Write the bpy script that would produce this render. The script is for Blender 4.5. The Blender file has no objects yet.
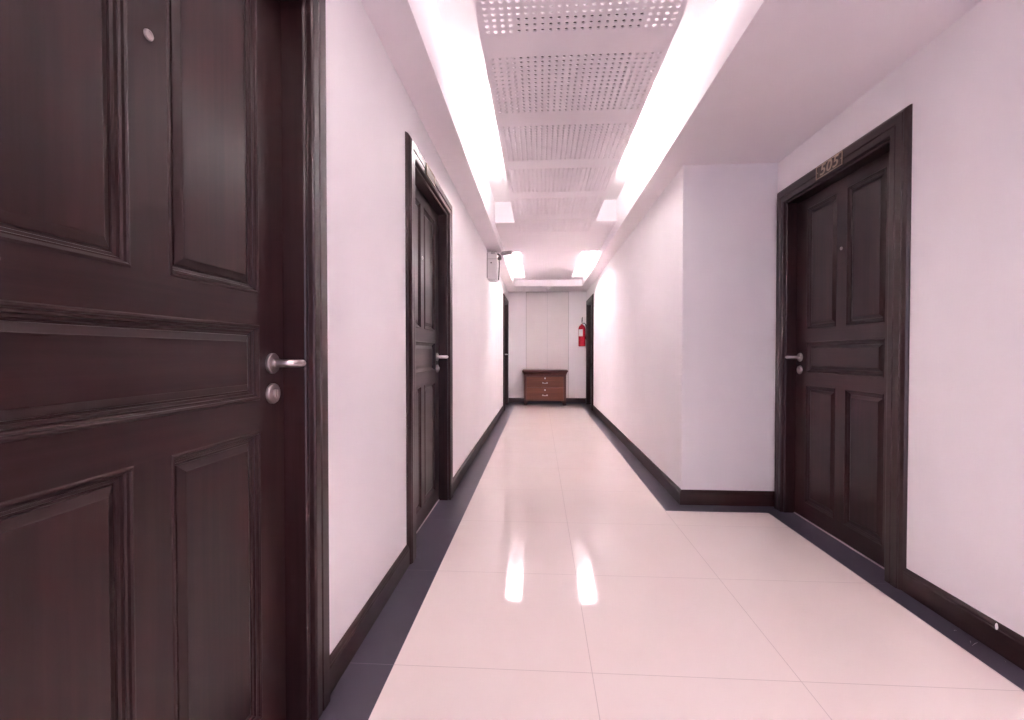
import bpy, bmesh, math, random
from math import pi, sin, cos, radians
from mathutils import Matrix, Vector
random.seed(4)
C = bpy.context.scene.collection

# ------------------------------------------------------------------ layout (metres)
EYE = 1.03
WL = -0.643          # plaster of the left wall
WR = 0.968           # plaster of the corridor's right wall
WA = 1.585           # plaster of the wide part's right wall
YA = 3.15            # return wall at the end of the wide part
YE = 9.435           # end wall
YB = -2.6            # open end behind
ZS = 2.295           # soffit
ZP = 2.41            # perforated ceiling
ZT = 2.63            # tray ceiling
SL, SR = -0.472, 0.805   # soffit edges
PL, PR = -0.260, 0.585   # edges of the perforated ceiling
TILE = 0.65
TX, TY = -0.479, 1.462   # tile grid origin

# ------------------------------------------------------------------ materials
def new_mat(name):
    m = bpy.data.materials.new(name); m.use_nodes = True
    nt = m.node_tree; nt.nodes.clear()
    out = nt.nodes.new('ShaderNodeOutputMaterial'); b = nt.nodes.new('ShaderNodeBsdfPrincipled')
    nt.links.new(b.outputs[0], out.inputs[0])
    return m, nt, b
def nd(nt, kind, **kw):
    n = nt.nodes.new(kind)
    for k, v in kw.items():
        if k in n.inputs.keys(): n.inputs[k].default_value = v
        else: setattr(n, k, v)
    return n
def plain(name, col, rough=0.5, metal=0.0, coat=0.0):
    m, nt, b = new_mat(name)
    b.inputs['Base Color'].default_value = (*col, 1); b.inputs['Roughness'].default_value = rough
    b.inputs['Metallic'].default_value = metal; b.inputs['Coat Weight'].default_value = coat
    return m
def speckled(name, c0, c1, scale, rough, bump=0.0, metal=0.0):
    m, nt, b = new_mat(name)
    tc = nd(nt, 'ShaderNodeTexCoord'); n = nd(nt, 'ShaderNodeTexNoise', Scale=scale, Detail=4.0)
    nt.links.new(tc.outputs['Object'], n.inputs['Vector'])
    r = nd(nt, 'ShaderNodeValToRGB'); r.color_ramp.elements[0].position = .35; r.color_ramp.elements[1].position = .65
    r.color_ramp.elements[0].color = (*c0, 1); r.color_ramp.elements[1].color = (*c1, 1)
    nt.links.new(n.outputs[0], r.inputs[0]); nt.links.new(r.outputs[0], b.inputs['Base Color'])
    b.inputs['Roughness'].default_value = rough; b.inputs['Metallic'].default_value = metal
    if bump:
        bp = nd(nt, 'ShaderNodeBump', Strength=bump, Distance=.002)
        n2 = nd(nt, 'ShaderNodeTexNoise', Scale=scale * 40, Detail=3.0)
        nt.links.new(tc.outputs['Object'], n2.inputs['Vector'])
        nt.links.new(n2.outputs[0], bp.inputs['Height']); nt.links.new(bp.outputs[0], b.inputs['Normal'])
    return m
def wood(name, axis, dark, light, rough=0.4, coat=0.38, bump=.04, spec=.25):
    """dark stained timber whose grain runs along axis ('x', 'y' or 'z')"""
    m, nt, b = new_mat(name)
    tc = nd(nt, 'ShaderNodeTexCoord'); mp = nd(nt, 'ShaderNodeMapping')
    sc = [60., 60., 60.]; sc['xyz'.index(axis)] = 2.2
    mp.inputs['Scale'].default_value = sc
    nt.links.new(tc.outputs['Object'], mp.inputs['Vector'])
    n = nd(nt, 'ShaderNodeTexNoise', Scale=1.0, Detail=5.0, Roughness=.6)
    nt.links.new(mp.outputs[0], n.inputs['Vector'])
    mp2 = nd(nt, 'ShaderNodeMapping'); sc = [7., 7., 7.]; sc['xyz'.index(axis)] = .7
    mp2.inputs['Scale'].default_value = sc
    nt.links.new(tc.outputs['Object'], mp2.inputs['Vector'])
    n2 = nd(nt, 'ShaderNodeTexNoise', Scale=1.0, Detail=3.0); nt.links.new(mp2.outputs[0], n2.inputs['Vector'])
    mx = nd(nt, 'ShaderNodeMath', operation='MULTIPLY_ADD'); mx.inputs[1].default_value = .55
    ad = nd(nt, 'ShaderNodeMath', operation='MULTIPLY'); ad.inputs[1].default_value = .45
    nt.links.new(n2.outputs[0], ad.inputs[0]); nt.links.new(n.outputs[0], mx.inputs[0]); nt.links.new(ad.outputs[0], mx.inputs[2])
    r = nd(nt, 'ShaderNodeValToRGB'); r.color_ramp.elements[0].position = .36; r.color_ramp.elements[1].position = .66
    r.color_ramp.elements[0].color = (*dark, 1); r.color_ramp.elements[1].color = (*light, 1)
    nt.links.new(mx.outputs[0], r.inputs[0]); nt.links.new(r.outputs[0], b.inputs['Base Color'])
    b.inputs['Roughness'].default_value = rough; b.inputs['Coat Weight'].default_value = coat; b.inputs['Coat Roughness'].default_value = .27
    b.inputs['Specular IOR Level'].default_value = spec
    bp = nd(nt, 'ShaderNodeBump', Strength=bump, Distance=.001)
    nt.links.new(n.outputs[0], bp.inputs['Height']); nt.links.new(bp.outputs[0], b.inputs['Normal'])
    return m
def tiled(name, c0, c1, joint, half, rough, both=True, nscale=3.0, spec=.5):
    """polished tiles: object-space grid of joints TILE apart"""
    m, nt, b = new_mat(name)
    tc = nd(nt, 'ShaderNodeTexCoord'); sp = nd(nt, 'ShaderNodeSeparateXYZ'); nt.links.new(tc.outputs['Object'], sp.inputs[0])
    def mask(sock, org):
        s = nd(nt, 'ShaderNodeMath', operation='SUBTRACT'); s.inputs[1].default_value = org; nt.links.new(sock, s.inputs[0])
        p = nd(nt, 'ShaderNodeMath', operation='PINGPONG'); p.inputs[1].default_value = TILE / 2; nt.links.new(s.outputs[0], p.inputs[0])
        l = nd(nt, 'ShaderNodeMath', operation='LESS_THAN'); l.inputs[1].default_value = half; nt.links.new(p.outputs[0], l.inputs[0])
        return l
    a = mask(sp.outputs['Y'], TY)
    if both:
        c = mask(sp.outputs['X'], TX)
        mxx = nd(nt, 'ShaderNodeMath', operation='MAXIMUM'); nt.links.new(a.outputs[0], mxx.inputs[0]); nt.links.new(c.outputs[0], mxx.inputs[1]); a = mxx
    n = nd(nt, 'ShaderNodeTexNoise', Scale=nscale, Detail=3.0); nt.links.new(tc.outputs['Object'], n.inputs['Vector'])
    r = nd(nt, 'ShaderNodeValToRGB'); r.color_ramp.elements[0].position = .3; r.color_ramp.elements[1].position = .7
    r.color_ramp.elements[0].color = (*c0, 1); r.color_ramp.elements[1].color = (*c1, 1); nt.links.new(n.outputs[0], r.inputs[0])
    mix = nd(nt, 'ShaderNodeMix', data_type='RGBA'); mix.inputs[7].default_value = (*joint, 1)
    nt.links.new(a.outputs[0], mix.inputs[0]); nt.links.new(r.outputs[0], mix.inputs[6]); nt.links.new(mix.outputs[2], b.inputs['Base Color'])
    b.inputs['Roughness'].default_value = rough; b.inputs['Specular IOR Level'].default_value = spec
    return m
def glow(name, col, strength):
    m = bpy.data.materials.new(name); m.use_nodes = True; nt = m.node_tree; nt.nodes.clear()
    out = nt.nodes.new('ShaderNodeOutputMaterial'); e = nt.nodes.new('ShaderNodeEmission')
    e.inputs[0].default_value = (*col, 1); e.inputs[1].default_value = strength
    nt.links.new(e.outputs[0], out.inputs[0]); return m

M = {}
M['plaster'] = speckled('wall_paint', (.81, .778, .795), (.835, .805, .82), 2.0, .75, .05)
M['ceil'] = speckled('ceiling_paint', (.855, .80, .825), (.875, .82, .845), 2.0, .85)
M['tray'] = speckled('tray_paint', (.85, .82, .825), (.87, .84, .845), 2.0, .85)
M['tile'] = tiled('cream_porcelain_tile', (.86, .752, .70), (.875, .775, .725), (.64, .545, .51), .0012, .055)
M['granite'] = tiled('dark_border_stone', (.060, .049, .070), (.068, .056, .080), (.17, .145, .17), .0011, .3, both=False, nscale=5.)
WD, WLt = (.0165, .0054, .0055), (.036, .0118, .0120)
M['wz'] = wood('dark_wood_upright_grain', 'z', WD, WLt)
M['wx'] = wood('dark_wood_level_grain', 'x', WD, WLt)
M['fz'] = wood('frame_wood_upright_grain', 'z', WD, WLt, .34, .5, .008)
M['fx'] = wood('frame_wood_level_grain', 'x', WD, WLt, .34, .5, .008)
M['wy'] = wood('dark_wood_skirting', 'y', WD, WLt)
M['steel'] = plain('brushed_steel', (.62, .57, .56), .28, 1.0)
M['steel2'] = plain('worn_nickel', (.42, .38, .37), .38, 1.0)
M['black'] = plain('matt_black', (.012, .011, .012), .6)
M['felt'] = speckled('dark_acoustic_felt', (.02, .016, .018), (.03, .024, .027), 40., .95)
M['seal'] = plain('pale_door_seal', (.55, .48, .46), .6)
M['brass'] = plain('aged_brass', (.47, .38, .29), .38, 1.0)
M['bronze'] = plain('dark_bronze', (.055, .035, .026), .4, .3)
M['red'] = plain('gloss_red_enamel', (.58, .012, .035), .25, 0, .5)
M['white'] = plain('white_enamel', (.80, .76, .77), .4)
M['grey'] = plain('grey_plastic', (.40, .37, .38), .5)
M['dgrey'] = plain('dark_grey_metal', (.07, .06, .065), .45)
M['closet'] = speckled('closet_laminate', (.74, .69, .68), (.77, .72, .71), 2., .5)
M['drawer'] = wood('brown_drawer_wood', 'x', (.12, .038, .023), (.20, .070, .040), .4, .15)
M['chestx'] = wood('brown_chest_wood', 'x', (.060, .019, .016), (.105, .036, .027), .4, .15)
M['chestz'] = wood('brown_chest_upright_wood', 'z', (.060, .019, .016), (.105, .036, .027), .4, .15)
M['tube'] = glow('fluorescent_glow', (1.0, .965, .958), 64.)
M['tube2'] = glow('bright_fluorescent_glow', (1.0, .965, .958), 145.)
M['tube4'] = glow('rear_fill_glow', (1.0, .965, .958), 125.)  # glow of the fill lamps added behind the camera
M['tube3'] = glow('soft_fluorescent_glow', (1.0, .965, .958), 28.)
M['paper'] = plain('white_label_paper', (.82, .78, .77), .6)
M['rubber'] = plain('black_rubber', (.015, .013, .014), .5)
M['lens'] = plain('frosted_lamp_lens', (.72, .70, .70), .2)

# ------------------------------------------------------------------ mesh building
class MB:
    def __init__(s): s.v, s.f, s.m, s.sm = [], [], [], []
    def face(s, pts, mi=0, smooth=False):
        k = len(s.v); s.v += [tuple(p) for p in pts]; s.f.append(tuple(range(k, k + len(pts)))); s.m.append(mi); s.sm.append(smooth)
    def grid(s, rows, mi=0, smooth=False, closed_u=False, closed_v=False):
        """rows of points -> quads; shared vertices"""
        k = len(s.v); n = len(rows[0]); R = len(rows)
        for r in rows: s.v += [tuple(p) for p in r]
        for i in range(R if closed_v else R - 1):
            for j in range(n if closed_u else n - 1):
                a, b = k + i * n + j, k + i * n + (j + 1) % n
                i2 = (i + 1) % R
                s.f.append((a, b, k + i2 * n + (j + 1) % n, k + i2 * n + j)); s.m.append(mi); s.sm.append(smooth)
    def box(s, x0, x1, y0, y1, z0, z1, mi=0, c=0.0):
        """box, optionally with chamfered edges of size c"""
        x0, x1 = sorted((x0, x1)); y0, y1 = sorted((y0, y1)); z0, z1 = sorted((z0, z1))
        bm = bmesh.new()
        bmesh.ops.create_cube(bm, size=1.0, matrix=Matrix.Translation(((x0 + x1) / 2, (y0 + y1) / 2, (z0 + z1) / 2)) @ Matrix.Diagonal((x1 - x0, y1 - y0, z1 - z0, 1)))
        if c: bmesh.ops.bevel(bm, geom=bm.edges[:], offset=c, segments=2, profile=.5, affect='EDGES')
        s.add(bm, mi)
    def add(s, bm, mi=0, smooth=False):
        bm.verts.index_update(); k = len(s.v)
        s.v += [tuple(v.co) for v in bm.verts]
        for f in bm.faces:
            s.f.append(tuple(k + v.index for v in f.verts)); s.m.append(mi); s.sm.append(smooth)
        bm.free()
    def lathe(s, prof, base=(0, 0, 0), axis='z', n=24, mi=0):
        """profile of (radius, height) turned about an axis through base"""
        rows = []
        for r, h in prof:
            row = []
            for i in range(n):
                a = 2 * pi * i / n; p, q = r * cos(a), r * sin(a)
                d = {'z': (p, q, h), 'y': (q, h, p), '-y': (p, -h, q), 'x': (h, p, q)}[axis]
                row.append((base[0] + d[0], base[1] + d[1], base[2] + d[2]))
            rows.append(row)
        s.grid(rows, mi, True, closed_u=True)
        s.face(rows[0][::-1], mi); s.face(rows[-1], mi)
    def tube(s, pts, r, n=12, mi=0, cap=True, flat=1.0):
        pts = [Vector(p) for p in pts]; rows = []; up = None
        for i, p in enumerate(pts):
            t = (pts[min(i + 1, len(pts) - 1)] - pts[max(i - 1, 0)]).normalized()
            if up is None: up = t.orthogonal().normalized() if abs(t.z) > .9 else Vector((0, 0, 1))
            sd = t.cross(up).normalized(); up = sd.cross(t).normalized()
            rr = r[i] if isinstance(r, (list, tuple)) else r
            rows.append([p + sd * rr * cos(2 * pi * j / n) + up * rr * flat * sin(2 * pi * j / n) for j in range(n)])
        s.grid(rows, mi, True, closed_u=True)
        if cap: s.face(rows[0][::-1], mi); s.face(rows[-1], mi)
    def build(s, name, mats, parent=None, loc=None, angle=35):
        me = bpy.data.meshes.new(name); me.from_pydata(s.v, [], s.f)
        for m in (mats if isinstance(mats, (list, tuple)) else [mats]): me.materials.append(m)
        me.polygons.foreach_set('material_index', s.m); me.polygons.foreach_set('use_smooth', s.sm)
        bm = bmesh.new(); bm.from_mesh(me); bmesh.ops.recalc_face_normals(bm, faces=bm.faces); bm.to_mesh(me); bm.free()
        me.update()
        if any(s.sm): me.set_sharp_from_angle(angle=radians(angle))
        o = bpy.data.objects.new(name, me); C.objects.link(o)
        if parent: o.parent = parent
        if loc: o.location = loc
        return o
def tag(o, label, cat, group=None, kind=None):
    o['label'] = label; o['category'] = cat
    if group: o['group'] = group
    if kind: o['kind'] = kind
    return o
def empty(name, loc, rz=0):
    o = bpy.data.objects.new(name, None); C.objects.link(o); o.location = loc; o.rotation_euler = (0, 0, rz); o.empty_display_size = .1
    return o
def boxes(name, mat, lst, parent=None, c=0.0):
    b = MB()
    for t in lst: b.box(*t, c=c)
    return b.build(name, mat, parent)

# ------------------------------------------------------------------ doors: where their openings are
OW, OH, FW = .866, 1.985, .106        # opening width and height, architrave width
DL = [.779, 2.70, 8.62]             # centres along the left wall
DR, DF = 2.59, 8.74                 # numbered door; far door of the right wall
REC = .135                           # depth of a door recess

def wall_with_openings(x, s, y0, y1, doors, thick, z1=2.75):
    """wall with its plaster face at x, its body on side s; door recesses in it"""
    out = []; y = y0; g = .004
    for d in doors:
        a, b = d - OW / 2 - g, d + OW / 2 + g
        out.append((x, x + s * thick, y, a, 0, z1)); y = b
        out.append((x, x + s * thick, a, b, OH + g, z1))
        out.append((x + s * REC, x + s * thick, a, b, 0, OH + g))
    out.append((x, x + s * thick, y, y1, 0, z1))
    return out

w = boxes('wall_left', M['plaster'], wall_with_openings(WL, -1, YB, YE + .2, DL, .22))
tag(w, 'long white painted wall on the left with three dark doors', 'wall', kind='structure')
w = boxes('wall_alcove', M['plaster'], wall_with_openings(WA, 1, YB, YA, [DR], .22))
tag(w, 'pinkish white wall carrying the numbered dark door', 'wall', kind='structure')
w = boxes('wall_right', M['plaster'], wall_with_openings(WR, 1, YA, YE + .2, [DF], .22) + [(WR + .22, WA + .22, YA, YA + .2, 0, 2.75)])
tag(w, 'white corridor wall on the right whose projecting corner narrows the hall', 'wall', kind='structure')
w = boxes('wall_far', M['plaster'], [(WL, WR, YE, YE + .2, 0, 2.75)])
tag(w, 'pale wall at the far end behind the chest of drawers', 'wall', kind='structure')

# ------------------------------------------------------------------ floor and its stone border
XB = .825; XA = XB + TILE; YI = 3.009; YF = 9.262
fl = MB()
fl.box(TX, XB, YB, YF, -.1, 0); fl.box(XB, XA, YB, YI, -.1, 0)
tag(fl.build('floor', M['tile']), 'glossy cream tiled floor with thin joints', 'floor', kind='structure')
bd = MB()
bd.box(WL - REC, TX, YB, YE, -.1, 0); bd.box(TX, WR + REC, YF, YE, -.1, 0)
bd.box(XB, WR + REC, YI, YF, -.1, 0); bd.box(WR + REC, WA + REC, YI, YA, -.1, 0); bd.box(XA, WA + REC, YB, YI, -.1, 0)
border = tag(bd.build('floor_border', M['granite']), 'near black stone strip edging the cream floor along the walls', 'floor border', kind='structure')
sc = MB()
for (x, y, a, l) in ((1.541, 1.690, .5, .020), (1.535, 1.700, .9, .010), (1.542, 1.768, .2, .006), (1.555, 1.60, 1.2, .006)):
    dx, dy = cos(a) * l, sin(a) * l
    sc.grid([[(x - dx, y - dy, .0003), (x, y, .0012), (x + dx, y + dy, .0003)], [(x - dx, y - dy + .001, .0003), (x + .001, y + .003, .0008), (x + dx, y + dy + .001, .0003)]])
o = sc.build('chipped_spots', M['paper'], border); o['label'] = 'pale scratches and chips'

# ------------------------------------------------------------------ skirting boards
def skirting(name, path_runs, label, mat):
    """each run: (p, q, n) floor points p->q at the plaster, n = unit vector into the room; a run may be mitred at its ends by (dp, dq)"""
    prof = [(0, 0), (.015, 0), (.015, .078), (.0125, .083), (.0125, .087), (.0105, .091), (.006, .097), (.002, .100), (0, .100)]
    b = MB()
    for (p, q, n, mp, mq) in path_runs:
        t = (Vector(q) - Vector(p)).normalized(); n = Vector(n); rows = []
        for e, mm in ((Vector(p), mp), (Vector(q), mq)):
            rows.append([tuple((e + n * d + t * (mm * d)).to_3d() + Vector((0, 0, z))) for d, z in prof])
        b.grid(rows); b.face(rows[0][::-1]); b.face(rows[1])
    return tag(b.build(name, mat), label, 'skirting board', kind='structure')
H = OW / 2 + FW
V = lambda x, y: (x, y)
runs = []; y = YB
for d in DL:
    runs.append((V(WL, y), V(WL, d - H), (1, 0), 0, 0)); y = d + H
runs.append((V(WL, y), V(WL, YE), (1, 0), 0, -1))
runs = [r for r in runs if r[1][1] - r[0][1] > .02]
skirting('baseboard_left', runs, 'dark wood skirting board along the left wall', M['wy'])
sk = skirting('baseboard_alcove', [(V(WA, YB), V(WA, DR - H), (-1, 0), 0, 0)], 'dark wood skirting board with a white chip beside the numbered door', M['wy'])
ch = MB(); ch.lathe([(.0001, 0), (.0062, .0004), (.0055, .0026), (.0001, .0036)], (WA - .0125, 1.648, .089), 'x', 8)
for i in range(len(ch.v)):
    xx, yy, zz = ch.v[i]; ch.v[i] = (2 * (WA - .0125) - xx, 1.648 + (yy - 1.648) * .8, .089 + (zz - .089) * 2.1)
o = ch.build('chipped_spot', M['paper'], sk); o['label'] = 'white chip in the top edge'
skirting('baseboard_return', [(V(WR, YA), V(WA, YA), (0, -1), -1, 0)], 'short dark skirting board on the return wall beside the numbered door', M['wx'])
skirting('baseboard_right', [(V(WR, YA), V(WR, DF - H), (-1, 0), -1, 0), (V(WR, DF + H), V(WR, YE), (-1, 0), 0, -1)], 'dark wood skirting board along the right corridor wall', M['wy'])
skirting('baseboard_far', [(V(WL, YE), V(WR, YE), (0, -1), 1, -1)], 'dark skirting board along the far wall behind the chest', M['wx'])

# ------------------------------------------------------------------ ceiling
cl = MB()
cl.box(WL - .22, SL, YB, YE + .2, ZS, 2.75)                 # left soffit
cl.box(SR, WA + .22, YB, YA, ZS, 2.75); cl.box(SR, WR + .22, YA, YE + .2, ZS, 2.75)   # right soffit
cl.box(SL, SR, 8.62, YE + .2, ZS, 2.75)                     # beam at the far end
tag(cl.build('ceiling', M['ceil']), 'lower plaster soffits either side of the lit ceiling slots', 'ceiling', kind='structure')
SLOTS = [(-2.0, 4.83), (6.27, 8.30)]
tr = MB()
tr.box(SL, SR, YB, 8.62, ZT, 2.75)
tag(tr.build('ceiling_tray', M['tray']), 'white inside of the ceiling tray seen up through the slots', 'ceiling', kind='structure')

# perforated boards: one board with rows of holes, plain margins, and the closed pieces between the slots
PT = .006; PITCH = .0336; NC, NR = 24, 15; HR = .0085
cx0 = .1645 - PITCH * NC / 2
pb = MB()
def flat(x0, x1, y0, y1):
    if x1 - x0 > 1e-5 and y1 - y0 > 1e-5: pb.box(x0, x1, y0, y1, ZP, ZP + PT)
def perforated(x0, x1, y0, nr):
    """holes on the pitch over the whole width, each an octagon through the board"""
    for i in range(NC):
        for j in range(nr):
            cx, cy = cx0 + (i + .5) * PITCH, y0 + (j + .5) * PITCH; h = PITCH / 2
            o8 = [(h, 0), (h, h), (0, h), (-h, h), (-h, 0), (-h, -h), (0, -h), (h, -h)]
            i8 = [(HR * cos(k * pi / 4), HR * sin(k * pi / 4)) for k in range(8)]
            pb.grid([[(cx + a, cy + b, ZP) for a, b in o8], [(cx + a, cy + b, ZP) for a, b in i8], [(cx + a, cy + b, ZP + PT) for a, b in i8], [(cx + a, cy + b, ZP + PT) for a, b in o8]], closed_u=True)
blocks = [2.15 + TILE * k for k in range(-2, 5)]
LB = NR * PITCH
y = -2.0
for b0 in blocks:
    b0 -= PITCH / 2
    flat(PL, PR, y, b0)
    flat(PL, cx0, b0, b0 + LB); flat(cx0 + NC * PITCH, PR, b0, b0 + LB)
    perforated(PL, PR, b0, NR); y = b0 + LB
flat(PL, PR, y, 8.62); flat(SL, SR, YB, -2.0)
for (x0, x1) in ((SL, PL), (PR, SR)):
    pb.box(x0, x1, 4.83, 6.27, ZP, ZT); pb.box(x0, x1, 8.30, 8.62, ZP, ZT)
    pb.box(x0, x1, YB, -2.0, ZP + PT, ZT)
panel = tag(pb.build('ceiling_panel', M['ceil']), 'suspended white ceiling board with blocks of punched round holes', 'ceiling panel', kind='structure')
fb = MB()
for k, b0 in enumerate(blocks):
    y0 = b0 - .05 if k != 1 else 1.89
    if k == 0: continue
    fb.box(-.095, .425, y0, b0 + LB + .03, ZP + PT + .0006, ZP + PT + .006)
o = fb.build('acoustic_backing', M['felt'], panel); o['label'] = 'dark backing behind the holes'

# ------------------------------------------------------------------ cove lights lying on the board
def batten(x, y0, y1, label, group, mat='tube', start=0.0):
    e = empty('cove_light', (x, (y0 + y1) / 2, ZP + PT)); h = (y1 - y0) / 2
    tag(e, label, 'ceiling light', group)
    b = MB(); b.box(-.072, .072, -h, h, .008, .026, c=.003); b.box(-.004, .004, -h, h, 0, .01)
    for s in (-1, 1): b.box(-.072, .072, s * h - .003, s * h + .003, .008, .105, c=.001)  # end plates added to keep direct tube light off the slot ends
    b.build('batten', M['white'], e)
    b = MB(); b.tube([(0, -h + .03 + start, .052), (0, h - .03, .052)], .011, 10); b.build('fluorescent_tube', M[mat], e)
    for s in (-1, 1):
        b = MB(); yy = h - .03 if s > 0 else -h + .03 + start; b.box(-.012, .012, yy - .012, yy + .012, .02, .068, c=.003); b.build('lamp_holder', M['white'], e)
LX, RX = PL + .083, PR - .083
for (x, side) in ((LX, 'left'), (RX, 'right')):
    g = 'lamps glowing in the %s ceiling slot' % side
    batten(x, -1.6, -.4, 'unseen fill lamp added behind the camera in the %s ceiling slot' % side, g, 'tube4')  # added out of view to brighten the near walls and floor
    batten(x, .10, 1.30, 'slim glowing lamp overhead in the %s ceiling slot above the first perforated block' % side, g, 'tube3')
    batten(x, 2.05, 3.90, 'slim glowing lamp in the %s ceiling slot brightening its middle stretch' % side, g, start=.65)
    batten(x, 6.30, 7.58, 'slim glowing lamp in the short far %s ceiling slot near the end wall' % side, g, 'tube2')

# ------------------------------------------------------------------ doors
def sweep_frame(b, prof, x0, x1, z1, mi=(0, 1), reveal=(2, 3)):
    """architrave profile (w outwards from the opening, d out of the wall) swept up, over and down with mitres"""
    path = [((x0, 0), (-1, 0)), ((x0, z1), (-1, 1)), ((x1, z1), (1, 1)), ((x1, 0), (1, 0))]
    rows = [[(p[0] + w * m[0], d, p[1] + w * m[1]) for w, d in prof] for p, m in path]
    for i in range(3):
        b.grid([rows[i][2:], rows[i + 1][2:]], mi[i % 2]); b.grid([rows[i][:3], rows[i + 1][:3]], reveal[i % 2])
    b.face(rows[0]); b.face(rows[3][::-1])
FD = .026      # how far the architrave stands out
FRAME = [(0, -.128), (0, -.050), (0, .000), (.002, .004), (.005, .006), (.010, .006), (.0105, .008), (.011, .019), (.0135, .0235), (.017, .0245), (.041, .0245), (.0435, .0205), (.046, .0205), (.0485, .0255),
         (.083, .026), (.086, .022), (.090, .022), (.094, .019), (.101, .014), (.106, .004), (.106, -.0005), (.006, -.0005), (.006, -.128)]
LEAF = -.058   # face of the leaf behind the plaster
MOULD = [(0, 0), (.0025, .0025), (.0055, .0030), (.0085, .0005), (.0095, -.004), (.0125, -.0065), (.0150, -.0065), (.0165, -.011), (.0215, -.0125), (.0225, -.0145), (.0265, -.0145), (.0275, -.012), (.041, -.0055), (.0425, -.0042), (.045, -.0040)]
def panel_part(leaf, x0, x1, z0, z1, mats, prof=MOULD):
    b = MB()
    rows = [[(x0 + i, LEAF + d, z0 + i), (x1 - i, LEAF + d, z0 + i), (x1 - i, LEAF + d, z1 - i), (x0 + i, LEAF + d, z1 - i)] for i, d in prof]
    k = len(b.v)
    for a, c in zip(rows[:-1], rows[1:]):
        for j in range(4):
            b.face([a[j], a[(j + 1) % 4], c[(j + 1) % 4], c[j]], 1 if j % 2 == 0 else 0)
    b.face(rows[-1], mats[2] if len(mats) > 2 else 0)
    bk = [(x0, LEAF - .036, z0), (x1, LEAF - .036, z0), (x1, LEAF - .036, z1), (x0, LEAF - .036, z1)]
    for j in range(4): b.face([rows[0][j], rows[0][(j + 1) % 4], bk[(j + 1) % 4], bk[j]])
    b.face(bk[::-1])
    return b.build('panel', [M['wz'], M['wx']], leaf)
def make_door(name, loc, rz, latch, label, off=0.0, peep=True, inset=.052):
    """local x along the wall, y out into the hall; latch = +1 or -1: the side of the handle"""
    e = tag(empty(name, loc, rz), label, 'door', kind='structure')
    b = MB(); sweep_frame(b, FRAME, -OW / 2, OW / 2, OH); fr = b.build('frame', [M['fz'], M['fx'], M['wz'], M['wx']], e)
    # stop bead the leaf closes against, behind it
    hw = OW / 2 - .003; zt, zb = OH - .004, .007
    o = off * latch
    cols = [(-.318 + o, -.040 + o), (.040 + o, .318 + o)]
    Z = dict(lb=.105, lt=.835, mb=.912, mt=1.100, ub=1.176, ut=1.915)
    lf = MB(); y0, y1 = LEAF - .040, LEAF
    lf.box(-hw, cols[0][0], y0, y1, zb, zt, 0); lf.box(cols[1][1], hw, y0, y1, zb, zt, 0)
    for a, c in ((zb, Z['lb']), (Z['lt'], Z['mb']), (Z['mt'], Z['ub']), (Z['ut'], zt)): lf.box(cols[0][0], cols[1][1], y0, y1, a, c, 1)
    for a, c in ((Z['lb'], Z['lt']), (Z['ub'], Z['ut'])): lf.box(cols[0][1], cols[1][0], y0, y1, a, c, 0)
    leaf = lf.build('leaf', [M['wz'], M['wx']], e)
    for c in cols:
        panel_part(leaf, c[0], c[1], Z['lb'], Z['lt'], (0, 1)); panel_part(leaf, c[0], c[1], Z['ub'], Z['ut'], (0, 1))
    panel_part(leaf, cols[0][0], cols[1][1], Z['mb'], Z['mt'], (0, 1, 1))
    b = MB(); b.box(-OW / 2, OW / 2, LEAF - .002, LEAF + .004, 0, .005); s = b.build('threshold_seal', M['seal'], e); s['label'] = 'pale strip under the leaf'
    hx = latch * (OW / 2 - inset); zc = 1.003
    # handle: shaft out of the rose, short lever towards the frame
    b = MB()
    pts = [(hx, LEAF + .006, zc), (hx, LEAF + .030, zc), (hx + latch * .001, LEAF + .042, zc), (hx + latch * .006, LEAF + .053, zc), (hx + latch * .016, LEAF + .0595, zc), (hx + latch * .032, LEAF + .0625, zc), (hx + latch * .040, LEAF + .063, zc), (hx + latch * .0425, LEAF + .063, zc)]
    b.tube(pts, [.0105, .0105, .0105, .0105, .0105, .0105, .0095, .005], 14)
    hd = b.build('lever_handle', M['steel'], e); hd['label'] = 'satin steel lever'
    b = MB(); b.lathe([(.027, 0), (.027, .006), (.0255, .008), (.012, .009), (.011, .012)], (hx, LEAF, zc), 'y', 32); b.build('rose', M['steel2'], hd)
    zk = zc - .079
    b = MB(); b.lathe([(.0265, 0), (.0265, .006), (.025, .009), (.019, .011), (.013, .011), (.0125, .016), (.011, .017)], (hx, LEAF, zk), 'y', 32)
    b.box(hx - .002, hx + .002, LEAF + .0165, LEAF + .0185, zk - .008, zk + .008)
    k = b.build('lock_cylinder', M['steel2'], e); k['label'] = 'round worn metal lock'
    if peep:
        b = MB(); b.lathe([(.0095, 0), (.0095, .002), (.0085, .004), (.0062, .0042), (.0055, .0025), (.003, .002)], (o, LEAF, 1.600), 'y', 20)
        p = b.build('peephole', M['steel2'], e); p['label'] = 'small round metal peephole'
    return e
make_door('door_1', (WL, DL[0], 0), -pi / 2, -1, 'large dark panelled door nearest on the left with steel lever and peephole', off=.005, inset=.059)
make_door('door_2', (WL, DL[1], 0), -pi / 2, -1, 'second dark panelled door along the left wall')
make_door('door_3', (WL, DL[2], 0), -pi / 2, -1, 'far dark door on the left wall beside the end wall')
make_door('door_4', (WA, DR, 0), pi / 2, 1, 'dark panelled door under the brass 505 plate on the right')
make_door('door_5', (WR, DF, 0), pi / 2, -1, 'far dark door on the right wall beside the red fire extinguisher')

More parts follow.
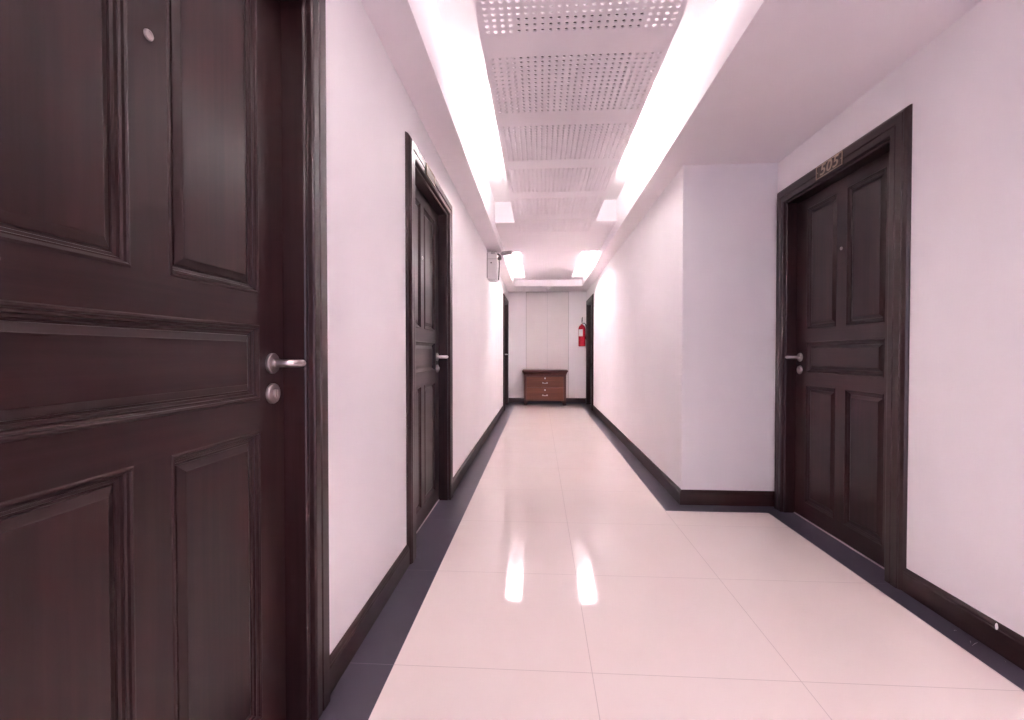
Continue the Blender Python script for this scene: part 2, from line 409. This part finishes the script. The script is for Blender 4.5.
# closet doors in the end wall
e = tag(empty('door_6', (.1645, YE, 0), pi), 'pair of plain white closet doors in the far wall behind the chest', 'door', kind='structure')
CW = .432
b = MB(); b.box(-CW - .008, CW + .008, 0, .003, .1, ZS - .001); o = b.build('frame', M['grey'], e); o['label'] = 'thin grey frame line around the doors'
for s in (-1, 1):
    b = MB(); x0, x1 = (.0018, CW) if s > 0 else (-CW, -.0018)
    b.box(x0, x1, .003, .014, .104, ZS - .012, c=.0015); b.build('door_leaf', M['closet'], e)

# ------------------------------------------------------------------ number plates
def plate(loc, rz, wd, ht, label, text):
    e = tag(empty('number_plate', loc, rz), label, 'sign')
    b = MB(); b.box(-wd / 2, wd / 2, 0, .003, -ht / 2, ht / 2, c=.001); b.build('backing', M['bronze'], e)
    b = MB(); t = .0045
    ro = [(-wd / 2, -ht / 2), (wd / 2, -ht / 2), (wd / 2, ht / 2), (-wd / 2, ht / 2)]
    ri = [(x - math.copysign(t, x), z - math.copysign(t, z)) for x, z in ro]
    b.grid([[(x, .0025, z) for x, z in ro], [(x, .005, z) for x, z in ro], [(x, .005, z) for x, z in ri], [(x, .0025, z) for x, z in ri]], closed_u=True)
    b.build('border', M['brass'], e)
    for sx in (-1, 1):
        b = MB(); b.lathe([(.002, -.034), (.002, .002), (.0035, .003), (.003, .0045)], (sx * (wd / 2 - .011), 0, 0), 'y', 10); b.build('screw', M['brass'], e)
    if text:
        cu = bpy.data.curves.new('digits', 'FONT'); cu.body = text; cu.size = ht * 1.12; cu.align_x = 'CENTER'; cu.align_y = 'CENTER'
        cu.extrude = .001; cu.offset = .0006; cu.shear = .18; cu.space_character = 1.05
        tmp = bpy.data.objects.new('digits', cu); C.objects.link(tmp)
        dg = bpy.context.evaluated_depsgraph_get()
        me = bpy.data.meshes.new_from_object(tmp.evaluated_get(dg)); bpy.data.objects.remove(tmp)
        me.transform(Matrix.Translation((0, .004, 0)) @ Matrix.Diagonal((1.3, 1, 1, 1)) @ Matrix.Rotation(pi, 4, 'Z') @ Matrix.Rotation(pi / 2, 4, 'X'))
        me.materials.clear(); me.materials.append(M['brass'])
        o = bpy.data.objects.new('digits', me); C.objects.link(o); o.parent = e; o['label'] = 'brass digits 505'
    return e
plate((WA - FD, 2.565, 2.037), pi / 2, .222, .070, 'dark plate with brass digits 505 over the right-hand door', '505')
plate((WL + FD, 2.56, 2.035), -pi / 2, .20, .062, 'small brass edged plate over the second left door', None)

# ------------------------------------------------------------------ chest of drawers
def chest():
    YC = 9.0; xc = .113; W = .83; D = .40
    e = tag(empty('chest_of_drawers', (xc, YC, 0)), 'low brown wooden chest of two drawers against the far wall', 'chest of drawers')
    hw = W / 2
    b = MB(); b.box(-hw, hw, .012, D, .085, .600)
    for s in (-1, 1): b.box(s * hw, s * (hw - .045), -.004, .03, .0, .600, c=.003)
    b.build('carcass', M['chestz'], e)
    prof = [(-.004, .598), (.004, .606), (.012, .622), (.016, .640), (.030, .652), (.034, .660), (.034, .684), (.030, .690)]
    b = MB(); rows = []
    for d, z in prof: rows.append([(-hw - d, -d, z), (hw + d, -d, z), (hw + d, D, z), (-hw - d, D, z)])
    b.grid(rows, closed_u=True); b.face(rows[0][::-1]); b.face(rows[-1]); b.build('top', M['chestx'], e)
    b = MB(); b.box(-hw + .045, hw - .045, -.002, .02, .566, .600); b.build('frieze', M['chestx'], e)
    for z0, z1, zk, zp in ((.350, .562, .532, .440), (.088, .345, .300, .196)):
        b = MB(); b.box(-hw + .050, hw - .050, -.008, .014, z0, z1, c=.004); dr = b.build('drawer', M['drawer'], e)
        b = MB(); b.lathe([(.004, 0), (.004, .010), (.013, .014), (.016, .020), (.012, .026), (.002, .028)], (0, -.008, zk), '-y', 18); b.build('knob', M['steel'], dr)
        b = MB(); pts = []
        for k in range(9):
            a = pi * k / 8; pts.append((-.042 * cos(a), -.010 - .026 * sin(a), zp - .006 * sin(a)))
        b.tube(pts, .0062, 10); 
        for s in (-1, 1): b.lathe([(.014, 0), (.014, .003), (.008, .006)], (s * .042, -.008, zp), '-y', 14)
        b.build('handle', M['steel'], dr)
    for sx in (-1, 1):
        for y0, y1 in ((.002, .06), (D - .06, D)):
            b = MB(); a, c = sx * (hw - .002), sx * (hw - .085)
            rows = [[(a, y0, .087), (c, y0, .087), (c, y1, .087), (a, y1, .087)], [(a, y0, .03), (c + sx * .02, y0, .03), (c + sx * .02, y1, .03), (a, y1, .03)], [(a, y0, 0), (c + sx * .03, y0, 0), (c + sx * .03, y1, 0), (a, y1, 0)]]
            b.grid(rows, closed_u=True); b.face(rows[0]); b.face(rows[-1]); b.build('foot', M['chestx'], e)
chest()

# ------------------------------------------------------------------ fire extinguisher
def extinguisher():
    R = .072
    e = tag(empty('fire_extinguisher', (.868, YE - R - .012, 1.165)), 'red fire extinguisher hung on the far wall beside the right door', 'fire extinguisher')
    b = MB(); b.lathe([(R - .012, 0), (R - .002, .008), (R, .02), (R, .36), (R - .006, .392), (R - .022, .418), (.030, .434), (.018, .438), (.018, .455)], n=32); b.build('cylinder', M['red'], e)
    b = MB()
    rows = [[((R + .0008) * sin(a), -(R + .0008) * cos(a), z) for a in [radians(-70 + 7 * i) for i in range(12)]] for z in (.205, .345)]
    b.grid(rows, smooth=True); o = b.build('paper_label', M['paper'], e); o['label'] = 'white paper label'
    b = MB(); b.lathe([(.017, .452), (.020, .456), (.020, .478), (.014, .486), (.011, .50)], n=20); vl = b.build('valve', M['steel2'], e)
    b = MB(); b.tube([(0, 0, .497), (0, -.03, .512), (0, -.075, .518), (0, -.10, .512)], .009, 8, flat=.6); b.build('carry_handle', M['black'], vl)
    b = MB(); b.tube([(0, 0, .515), (0, -.03, .545), (0, -.07, .575), (0, -.09, .582)], .009, 8, flat=.6); b.build('squeeze_lever', M['black'], vl)
    b = MB(); b.lathe([(.013, 0), (.015, .004), (.013, .010)], (-.018, -.012, .468), '-y', 14); b.build('gauge', M['white'], vl)
    b = MB(); b.tube([(.018, 0, .468), (.045, -.004, .474), (.070, -.01, .45), (.083, -.012, .40), (.084, -.012, .30), (.083, -.012, .20), (.082, -.012, .14)], [.008] * 5 + [.011, .013], 10); b.build('hose', M['rubber'], e)
    b = MB(); b.box(-.02, .02, R - .002, R + .012, .30, .46, c=.002); b.box(-.006, .006, .0, R + .01, .442, .450); b.build('wall_bracket', M['dgrey'], e)
extinguisher()

# ------------------------------------------------------------------ emergency light unit
def emergency_light():
    e = tag(empty('emergency_light', (WL, 5.68, 1.93)), 'white wall box with dark swivel arm, lamp heads and hanging black cord', 'emergency light')
    b = MB()     # local: x out of the wall, y along the wall, z up from the bottom
    prof = [(0, 0.02), (.02, .004), (.10, .0), (.120, .012), (.125, .03), (.125, .328), (.120, .334), (0, .334)]
    rows = [[(x, y, z) for x, z in prof] for y in (-.12, .12)]
    b.grid([[tuple(p) for p in r] for r in rows], closed_u=True); b.face(rows[0][::-1]); b.face(rows[1]); b.build('case', M['white'], e)
    b = MB(); b.box(0, .127, -.122, .122, .250, .255, c=.001); b.box(.0, .012, -.123, -.12, .02, .328); b.box(0, .122, -.122, .122, .334, .340); b.build('case_trim', M['grey'], e)
    b = MB(); b.lathe([(.008, 0), (.009, .004), (.005, .008)], (.055, -.120, .205), '-y', 14); b.build('test_button', M['dgrey'], e)
    b = MB(); b.tube([(.118, -.06, .318), (.140, -.06, .318), (.152, -.06, .310), (.155, -.06, .296), (.152, -.06, .275)], [.014, .012, .014, .020, .018], 10)
    b.lathe([(.022, 0), (.026, .01), (.026, .03), (.016, .04)], (.152, -.06, .250), 'z', 14); b.build('swivel_arm', M['dgrey'], e)
    def head(p, d, r, ln, name='lamp_head'):
        d = Vector(d).normalized(); p = Vector(p); b = MB()
        b.tube([p, p + d * ln * .15, p + d * ln * .55, p + d * ln], [r * .5, r * .8, r * .95, r], 18, flat=.75)
        o = b.build(name, M['grey'], e)
        q = MB(); q.tube([p + d * ln, p + d * (ln + .006)], [r * .93, r * .7], 18, flat=.75); q.build('lens', M['lens'], o)
        q = MB(); q.tube([p + d * ln * .12 + Vector((0, 0, r * .62)), p + d * ln * .95 + Vector((0, 0, r * .72))], r * .34, 8, flat=.4); q.build('hood', M['dgrey'], o)
    head((.165, -.06, .325), (1, -.12, .03), .034, .145)
    head((.105, -.135, .322), (-1, -.1, -.02), .020, .05)
    b = MB(); b.tube([(.148, -.06, .255), (.150, -.062, .20), (.147, -.064, .12), (.144, -.064, .05), (.141, -.064, .0)], [.006, .0065, .0065, .006, .0055], 8); b.build('hanging_cord', M['rubber'], e)
emergency_light()

# ------------------------------------------------------------------ small ceiling detector on the end beam
e = tag(empty('smoke_detector', (.175, 8.95, ZS)), 'small round white smoke detector under the ceiling before the far wall', 'smoke detector')
b = MB(); b.lathe([(.058, 0), (.058, -.010), (.050, -.016)], n=28); b.build('base', M['white'], e)
b = MB(); b.lathe([(.046, -.016), (.044, -.034), (.030, -.042), (.004, -.043)], n=28); b.build('cover', M['closet'], e)

# ------------------------------------------------------------------ lilac fill light added through the open end behind
wd = bpy.data.worlds.new('rear_fill_world'); bpy.context.scene.world = wd; wd.use_nodes = True
wd.node_tree.nodes['Background'].inputs[0].default_value = (.84, .75, 1.0, 1); wd.node_tree.nodes['Background'].inputs[1].default_value = 1.05

# ------------------------------------------------------------------ camera
cd = bpy.data.cameras.new('camera'); cam = bpy.data.objects.new('camera', cd); C.objects.link(cam)
cd.sensor_width = 36; cd.lens = 36 * 455 / 1024; cd.clip_start = .02
cam.location = (0, 0, EYE); cam.rotation_euler = (radians(90 - .88), 0, radians(3.43))
S = bpy.context.scene; S.camera = cam
S.view_settings.view_transform = 'Standard'; S.view_settings.look = 'None'; S.view_settings.gamma = 1; S.view_settings.exposure = 1.12
S.view_settings.use_curve_mapping = False
S.cycles.use_denoising = True; S.cycles.max_bounces = 14; S.cycles.diffuse_bounces = 8; S.cycles.sample_clamp_indirect = 0; S.cycles.caustics_reflective = False
